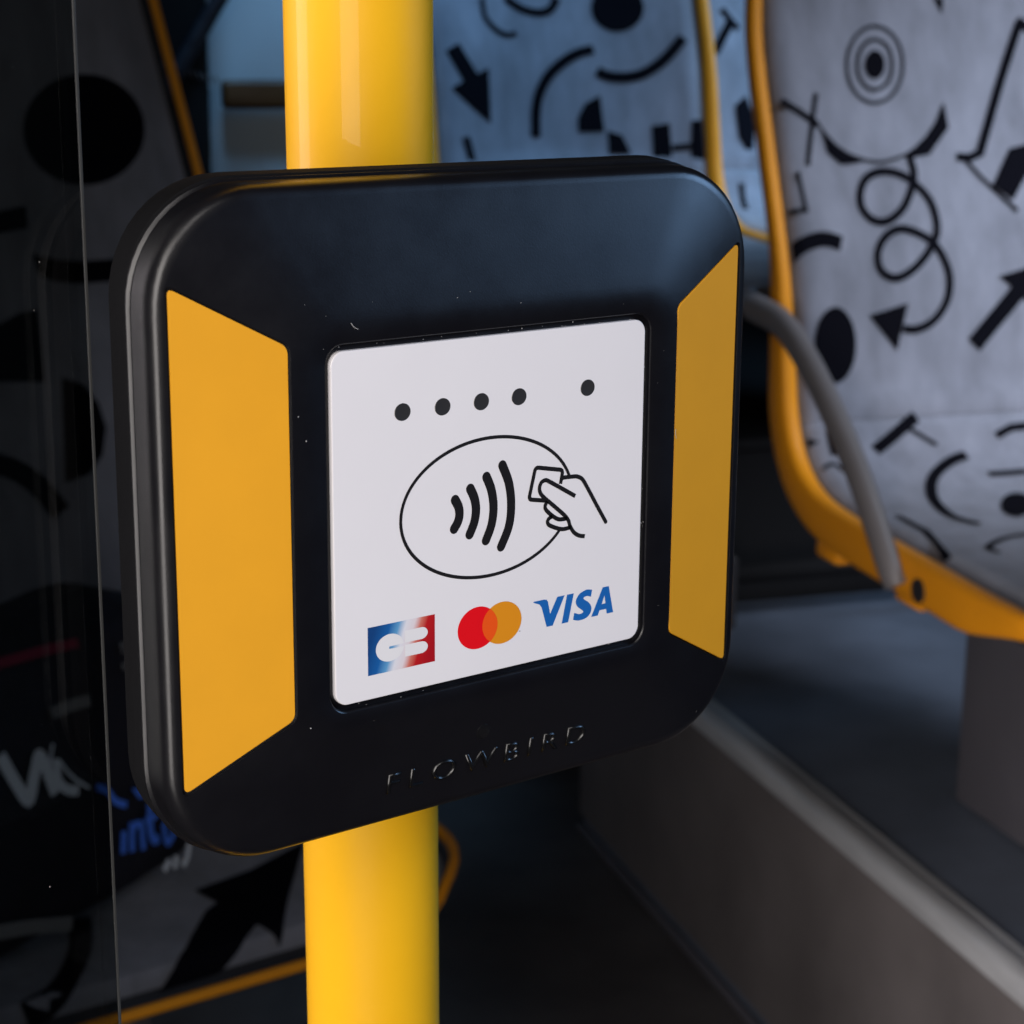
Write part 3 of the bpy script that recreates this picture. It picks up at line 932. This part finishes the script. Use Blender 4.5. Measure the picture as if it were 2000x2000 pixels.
# ------------------------------------------------------------------ yellow pole
ph = thing("grab_pole", "glossy yellow upright grab pole running behind the black card reader", "pole", (0.0059, 0.0571, 0.0))
zt, zb = 1.0, -1.098
path = [(-0.0075 * z, -0.004 * z, z) for z in (zb, -0.6, -0.2, 0, 0.2, 0.6, zt)]
obj("tube", *tube(path, 0.0175, 64), M["pole"], ph, smooth=40)
obj("floor_flange", *tube([(path[0][0], path[0][1], zb), (path[0][0], path[0][1], zb + 0.006), (path[0][0], path[0][1], zb + 0.012)], [0.040, 0.040, 0.022], 40),
    M["pole"], ph, smooth=40)

# ------------------------------------------------------------------ card reader
reader = thing("card_reader", "square black card reader with white label and yellow side stickers on the pole",
               "card reader", (0, 0, 0))
CZ = 0.0006


def ring(hw, hh, r, y, cz=CZ):
    return [(x, y, z) for x, z in rrect(hw, hh, r, 12, 0, cz, 10)]


YP = -0.00554                    # plane of the raised centre
front = [ring(.0792, .0708, .0236, .0092), ring(.0800, .0716, .0240, .00915), ring(.0804, .0720, .0242, .0089), ring(.0804, .0720, .0242, .0085),
         ring(.0800, .0716, .0240, .0082), ring(.0798, .0714, .0239, .0080), ring(.0797, .0713, .0239, .0060), ring(.0796, .0712, .0239, .0040),
         ring(.0795, .0711, .0238, .0029),
         ring(.0792, .0708, .0237, .0018), ring(.0786, .0702, .0234, .0009), ring(.0778, .0694, .0229, .0003), ring(.0766, .0682, .0222, .00005),
         ring(.0740, .0655, .0208, -.00058), ring(.0650, .0566, .0165, -.00262), ring(.0560, .0478, .0125, -.00464),
         ring(.0538, .0456, .0118, -.00510), ring(.0522, .0441, .0112, -.00540), ring(.0506, .0427, .0106, YP),
         ring(.0440, .0399, .0048, YP), ring(.04375, .03962, .0045, YP + .00012), ring(.0436, .0394, .0044, YP + .0004), ring(.0436, .0394, .0044, YP + .0016)]
# the label recess sits a hair low, so its last rings follow the label's own centre
for i in range(len(front) - 4, len(front)):
    front[i] = [(x, y, z - CZ) for x, y, z in front[i]]
shell = obj("front_cover", *loft(front), M["case"], reader, smooth=28)

# recesses for the yellow stickers, cut square to the sloping sides
SL = (.0766 - .0522) / math.hypot(.0766 - .0522, .00545)
SN = Vector((0.00545, -(.0766 - .0522), 0)).normalized()        # outward normal of the right slope


def trap(sign, inset, rad=0.0016):
    "sticker outline (x, z); rounded corners"
    zo, zi = .05222, .03935
    P = [(.07568, zo + .0007), (.07568, -zo + .0007), (.0522, -zi + .0007), (.0522, zi + .0007)]
    c = (sum(p[0] for p in P) / 4, 0.0007)
    n = 4
    out = []
    # inset each edge
    Q = []
    for i in range(n):
        a, b, d = P[i - 1], P[i], P[(i + 1) % n]

        def off(p, q):
            dx, dz = q[0] - p[0], q[1] - p[1]
            l = math.hypot(dx, dz)
            return (dx / l, dz / l)
        u, v = off(a, b), off(b, d)
        n1, n2 = (u[1], -u[0]), (v[1], -v[0])
        # keep the normals pointing inwards
        if (c[0] - b[0]) * n1[0] + (c[1] - b[1]) * n1[1] < 0:
            n1 = (-n1[0], -n1[1])
        if (c[0] - b[0]) * n2[0] + (c[1] - b[1]) * n2[1] < 0:
            n2 = (-n2[0], -n2[1])
        k = 1 + n1[0] * n2[0] + n1[1] * n2[1]
        Q.append((b[0] + inset * (n1[0] + n2[0]) / k, b[1] + inset * (n1[1] + n2[1]) / k))
    for i in range(n):
        a, b, d = Vector(Q[i - 1]), Vector(Q[i]), Vector(Q[(i + 1) % n])
        p, q = b + (a - b).normalized() * rad, b + (d - b).normalized() * rad
        for k in range(7):
            s = k / 6
            out.append(tuple(p * (1 - s) ** 2 + b * 2 * s * (1 - s) + q * s * s))
    return [(sign * x, z) for x, z in out]


def slope_y(x):
    return .00005 + (abs(x) - .0766) * (.00545 / (.0766 - .0522))


def prism(outline, sign, h0, h1, bev=0.0):
    "solid standing on the sloping side between heights h0 and h1 along its normal"
    nv = Vector((sign * SN.x, SN.y, 0))
    rings = []
    hs = [(h0, 0)] + ([(h1 - bev, 0), (h1, bev)] if bev else [(h1, 0)])
    cx = sum(p[0] for p in outline) / len(outline)
    for h, ins in hs:
        rg = []
        for x, z in outline:
            xx = x + (ins if x < cx else -ins) * 0.8
            zz = z - math.copysign(ins, z)
            v = Vector((xx, slope_y(xx), zz)) + nv * h
            rg.append(tuple(v))
        rings.append(rg)
    return loft(rings)


cut = []
for sign in (1, -1):
    c = obj("cutter", *prism(trap(sign, -0.0005, 0.0020), sign, -0.0009, 0.003), M["case"])
    md = shell.modifiers.new("recess", 'BOOLEAN')
    md.operation = 'DIFFERENCE'
    md.solver = 'EXACT'
    md.object = c
    cut.append(c)
bpy.context.view_layer.update()
dg = bpy.context.evaluated_depsgraph_get()
me2 = bpy.data.meshes.new_from_object(shell.evaluated_get(dg))
shell.modifiers.clear()
shell.data = me2
me2.shade_smooth()
me2.set_sharp_from_angle(angle=math.radians(28))
bv = shell.modifiers.new("worn_edges", 'BEVEL')
bv.width = 0.00018
bv.segments = 2
bv.limit_method = 'ANGLE'
bv.angle_limit = math.radians(40)
for c in cut:
    bpy.data.objects.remove(c)
for sign in (-1, 1):
    obj("sticker", *prism(trap(sign, 0.0), sign, -0.00085, -0.00030, 0.00012), M["sticker"], reader)

back = [ring(.0770, .0695, .0226, .0190, CZ + .0007), ring(.0786, .0709, .0233, .0188, CZ + .0007), ring(.0794, .0717, .0237, .0180, CZ + .0007),
        ring(.0797, .0721, .0239, .0150, CZ + .0007), ring(.0797, .0719, .0239, .0106, CZ + .0005), ring(.0793, .0714, .0237, .0100, CZ + .0004),
        ring(.0780, .0696, .0230, .0094)]
obj("back_cover", *loft(back), M["case_back"], reader, smooth=35)
clamp = merge(box(-.026, .034, .0176, .041, -.034, .034, .003), box(-.022, .030, .072, .082, -.030, .030, .003))
obj("pole_clamp", *clamp, M["case_back"], reader, smooth=40)

# white label
LH = (.04218, .0380, .0030)
lab_r = [ring(LH[0], LH[1], LH[2], YP + .0017, 0), ring(LH[0], LH[1], LH[2], YP + .00055, 0), ring(LH[0] - .0001, LH[1] - .0001, LH[2], YP + .00042, 0),
         ring(LH[0] - .0003, LH[1] - .0003, LH[2], YP + .0004, 0)]
label = obj("label_plate", *loft(lab_r), M["label"], reader, smooth=4)
YL = YP + .0004


def flat(name, m, V, F, lift=0.00004, parent=None):
    return obj(name, [(x * .001, YL - lift, z * .001) for x, z in V], F, M[m] if isinstance(m, str) else m, parent or label)


def stroke2(name, pts, wd, k=0, caps=True, lift=0.00004):
    return flat(name, "ink", *ribbon(spline(pts, k) if k else pts, wd, caps, 10), lift=lift)


for x in (-24.76, -14.48, -4.26, 5.99, 25.38):
    Vd, Fd = loft([[(x * .001 + a * .001, YL - .00003, .02382 + b * .001) for a, b in ell(0, 0, 2.05, 1.88, 40)],
                   [(x * .001 + a * .001, YL - .00010, .02382 + b * .001) for a, b in ell(0, 0, 1.98, 1.81, 40)],
                   [(x * .001 + a * .001, YL - .00004, .02382 + b * .001) for a, b in ell(0, 0, 1.55, 1.40, 40)]])
    obj("indicator_window", Vd, Fd, M["dot"], label, smooth=40)
stroke2("oval_outline", ell(-2.06, 0.03, 23.34, 15.58, 110, 15.5, 329), 0.78, caps=False)
for pts in ([(-11.22, 2.97), (-10.34, 1.37), (-10.06, -0.30), (-10.45, -2.0), (-11.47, -3.45)], [(-7.16, 4.91), (-6.08, 2.69), (-5.61, 0.1), (-6.06, -2.72), (-7.31, -5.32)],
            [(-2.81, 7.0), (-1.42, 3.75), (-0.85, -0.1), (-1.35, -3.94), (-2.87, -7.35)], [(1.52, 9.02), (3.35, 4.75), (4.02, -0.2), (3.45, -5.0), (1.3, -9.42)]):
    stroke2("wave_arc", pts, 2.28, 8)


def round_corner(P, r, k=5):
    out = [P[0]]
    for i in range(1, len(P) - 1):
        a, b, d = Vector(P[i - 1]), Vector(P[i]), Vector(P[i + 1])
        p, q = b + (a - b).normalized() * r, b + (d - b).normalized() * r
        out += [tuple(p * (1 - s / k) ** 2 + b * 2 * (s / k) * (1 - s / k) + q * (s / k) ** 2) for s in range(k + 1)]
    return out + [P[-1]]


stroke2("card_outline", round_corner([(17.95, 2.63), (18.55, 5.75), (10.75, 7.35), (8.95, 0.25), (13.97, -0.72)], 0.9), 0.98, caps=False, lift=.00005)
hand = merge(ribbon(spline([(22.27, -0.8), (18.5, 1.40), (14.66, 3.62), (13.52, 4.05), (12.4, 3.62), (11.93, 2.46), (12.25, 1.2), (13.4, -0.02), (16.3, -2.4), (19.19, -4.84),
                            (20.37, -6.25), (20.86, -7.57), (21.97, -9.2), (23.55, -10.25), (25.28, -10.67)], 5), 0.98, False),
             ribbon(spline([(18.3, 3.98), (21.72, 3.84), (22.88, 3.63), (24.25, 2.86), (25.65, 0.91), (28.5, -3.6), (31.46, -8.2)], 6), 0.98, True),
             ribbon(spline([(14.17, -0.89), (13.65, -1.74), (13.82, -2.77), (15.74, -4.5), (17.67, -5.58), (19.97, -5.67)], 5), 0.98, False),
             ribbon(spline([(15.74, -4.56), (14.68, -5.02), (14.35, -5.83), (15.21, -6.73), (18.48, -7.99), (21.1, -7.92)], 5), 0.98, False))
flat("hand_outline", "ink", *hand, lift=.00006)

# card logos along the foot of the label
flat("logo_square", card_gradient_mat(-.0340, -.0166, -.0326, -.0219), *fill([(-34.03, -21.85), (-16.63, -21.85), (-16.63, -32.6), (-34.03, -32.6)]))
big_c = [p for p in ell(-28.42, -27.24, 3.62, 3.08, 60, 6, 354)] + [(-28.6, -27.50), (-28.6, -26.98)]
b_top = [(-24.5, -24.15)] + ell(-20.25, -25.50, 1.70, 1.35, 16, 90, -90) + [(-24.5, -26.85)]
b_bot = [(-24.5, -27.38)] + ell(-20.25, -28.72, 1.70, 1.34, 16, 90, -90) + [(-24.5, -30.06)]
flat("logo_lettering", "white_print", *merge(fill(big_c), fill(b_top), fill(b_bot)), lift=.00009)
flat("logo_disc", "red", *fill(ell(-5.05, -27.10, 5.46, 4.87, 72)), lift=.00004)
flat("logo_disc", "amber", *fill(ell(1.70, -27.10, 5.46, 4.87, 72)), lift=.00008)
lens_h = math.degrees(math.acos(3.375 / 5.46))
flat("logo_overlap", "orange_print", *fill(ell(-5.05, -27.10, 5.46, 4.87, 24, -lens_h, lens_h) + ell(1.70, -27.10, 5.46, 4.87, 24, 180 - lens_h, 180 + lens_h)[1:-1]), lift=.00012)
S_ = spline([(27.74, -23.88), (26.6, -23.62), (25.45, -23.66), (23.85, -24.34), (22.95, -25.75), (23.4, -27.13), (25.05, -28.45), (24.95, -28.96), (23.9, -29.06), (22.53, -28.52)], 5) \
    + spline([(22.19, -30.11), (23.85, -30.6), (25.98, -30.40), (27.29, -29.45), (27.60, -28.07), (26.75, -26.75), (25.27, -25.68), (25.45, -25.22), (26.34, -25.12), (27.39, -25.50)], 5)
flat("logo_lettering", "blue_print", *merge(
    fill([(10.55, -23.80), (13.5, -23.80), (14.35, -23.95), (14.75, -24.5), (15.42, -27.50), (17.45, -23.80), (19.58, -23.80), (16.21, -30.43), (14.45, -30.42), (12.95, -25.6), (12.35, -24.75), (10.6, -24.05)]),
    fill([(20.30, -23.80), (22.28, -23.80), (20.76, -30.45), (18.86, -30.45)]),
    fill(S_),
    fill([(27.60, -30.43), (30.94, -23.83), (32.77, -23.83), (34.25, -30.43), (32.34, -30.43), (32.06, -29.24), (30.10, -29.24), (29.57, -30.43)],
         [[(30.72, -27.86), (31.86, -27.86), (31.50, -25.85)]])), lift=.00006)
flat("trademark_speck", "ink", *fill([(6.5, -29.95), (6.95, -29.95), (6.95, -30.08), (6.5, -30.08)]))

# raised maker's lettering on the lower slope
b0 = Vector((0, YP + .00005, -.0441 + CZ))
b1 = Vector((0, .00005, -.0682 + CZ))
down = (b1 - b0).normalized()
nrm = Vector((1, 0, 0)).cross(-down).normalized()
if nrm.y > 0:
    nrm = -nrm


def on_foot(x, d, h=0.0):
    return b0 + Vector((x, 0, 0)) + down * d + nrm * h


cu = bpy.data.curves.new("lettering", 'FONT')
cu.body = "FLOWBIRD"
cu.size = 0.0066
cu.space_character = 1.45
cu.extrude = 0.00012
cu.offset = -0.00018
cu.bevel_depth = 0.00026
cu.bevel_resolution = 0
tmp = bpy.data.objects.new("lettering", cu)
COL.objects.link(tmp)
bpy.context.view_layer.update()
me = bpy.data.meshes.new_from_object(tmp.evaluated_get(bpy.context.evaluated_depsgraph_get()))
bpy.data.objects.remove(tmp)
xs = [v.co.x for v in me.vertices]
ys = [v.co.y for v in me.vertices]
x0, x1, y0, y1 = min(xs), max(xs), min(ys), max(ys)
for v in me.vertices:
    fx = (v.co.x - x0) / (x1 - x0)
    fy = (v.co.y - y0) / (y1 - y0)
    v.co = on_foot(-.0271 + fx * .0564, .0196 - fy * .0051, v.co.z + .00004)
me.materials.clear()
me.materials.append(M["letter_black"])
lo = bpy.data.objects.new("lettering", me)
COL.objects.link(lo)
lo.parent = reader
disc = [[tuple(on_foot(-.00205 + a * r, .0094 + b * r, h)) for a, b in ell(0, 0, .0019, .0019, 32)] for r, h in ((1.05, -.0003), (1.0, .00008), (0.9, .00012), (0.4, .00016))]
obj("sensor_lens", *loft(disc), M["lens"], reader, smooth=40)

# lint and dust clinging to the plastic and to the acrylic: too small to pick apart singly
M["lint"] = mat("grey lint", (0.42, 0.41, 0.41, 1), 0.9, 0.2)
rnd = random.Random(21)


def speck(c, n, r):
    "a tiny irregular crumb lying on a surface with normal n"
    n = Vector(n).normalized()
    a = n.cross(Vector((0.3, 0.2, 1))).normalized()
    b = n.cross(a)
    k = 6
    ph = rnd.uniform(0, 6.28)
    st = rnd.uniform(0.45, 1)
    base = [Vector(c) + a * (r * rnd.uniform(0.7, 1.2) * math.cos(2 * math.pi * i / k + ph)) + b * (r * st * rnd.uniform(0.7, 1.2) * math.sin(2 * math.pi * i / k + ph))
            for i in range(k)]
    V = [tuple(p) for p in base] + [tuple(Vector(c) + n * r * 0.5)]
    return V, [(i, (i + 1) % k, k) for i in range(k)]


def front_y(x, z):
    "surface of the front cover at (x, z): frustum with a flat top"
    ax, az = abs(x), abs(z - CZ)
    sx = slope_y(x) if ax > .0522 else YP
    sz = .00005 + (az - .0682) * (.00545 / (.0682 - .0441)) if az > .0441 else YP
    if sx > sz:
        return sx, ((1 if x > 0 else -1) * SN.x, SN.y, 0)
    if sz > sx:
        return sz, (0, SN.y, math.copysign(SN.x, z))
    return YP, (0, -1, 0)


bits = []
while len(bits) < 26:
    x, z = rnd.uniform(-.075, .075), rnd.uniform(-.066, .067)
    if abs(x) < .0440 and abs(z) < .0400:
        continue
    if abs(x) > .0515 and abs(z) < .0393 + (abs(x) - .0522) * .55 + .001:
        continue
    y, nn = front_y(x, z)
    bits.append(speck((x, y - .00002, z), nn, rnd.choice((.00005, .00006, .00008, .00008, .0001, .00014))))
for k in range(34):
    side = rnd.random()
    if side < 0.6:
        x, z = rnd.uniform(-.041, .041), .0380 + rnd.uniform(.0000, .0012)
    elif side < 0.8:
        x, z = rnd.uniform(-.041, .041), -.0380 - rnd.uniform(.0000, .0012)
    else:
        x, z = .0422 + rnd.uniform(0, .0011), rnd.uniform(-.035, .035)
    bits.append(speck((x, YP + .0006, z), (0, -1, 0), rnd.uniform(.00005, .00016)))
for x, z, r in ((-.0485, .0205, .0002), (-.0487, -.0411, .0002), (-.0070, .0478, .00022), (-.0105, .0468, .00016), (.0060, .0445, .00012)):
    y, nn = front_y(x, z)
    bits.append(speck((x, y - .00002, z), nn, r))
dust = obj("dust", *merge(*bits), M["lint"], reader)
dust["kind"] = "stuff"
for pts in ([(-.0375, .0437), (-.0368, .0428), (-.0358, .0423)], [(.0524, .0090), (.0519, .0102), (.0520, .0113)]):
    path = [(x, front_y(x, z)[0] - .0001, z) for x, z in spline(pts, 5)]
    obj("lint_hair", *tube(path, .00006, 6), M["lint"], reader)
bits = [speck((rnd.uniform(-.075, -.004), -.00002, rnd.uniform(0.02, 0.36)), (0, -1, 0), rnd.choice((.00005, .00007, .0001, .00014))) for k in range(40)]
gd = obj("dust", *merge(*bits), M["lint"], gp)
gd["kind"] = "stuff"
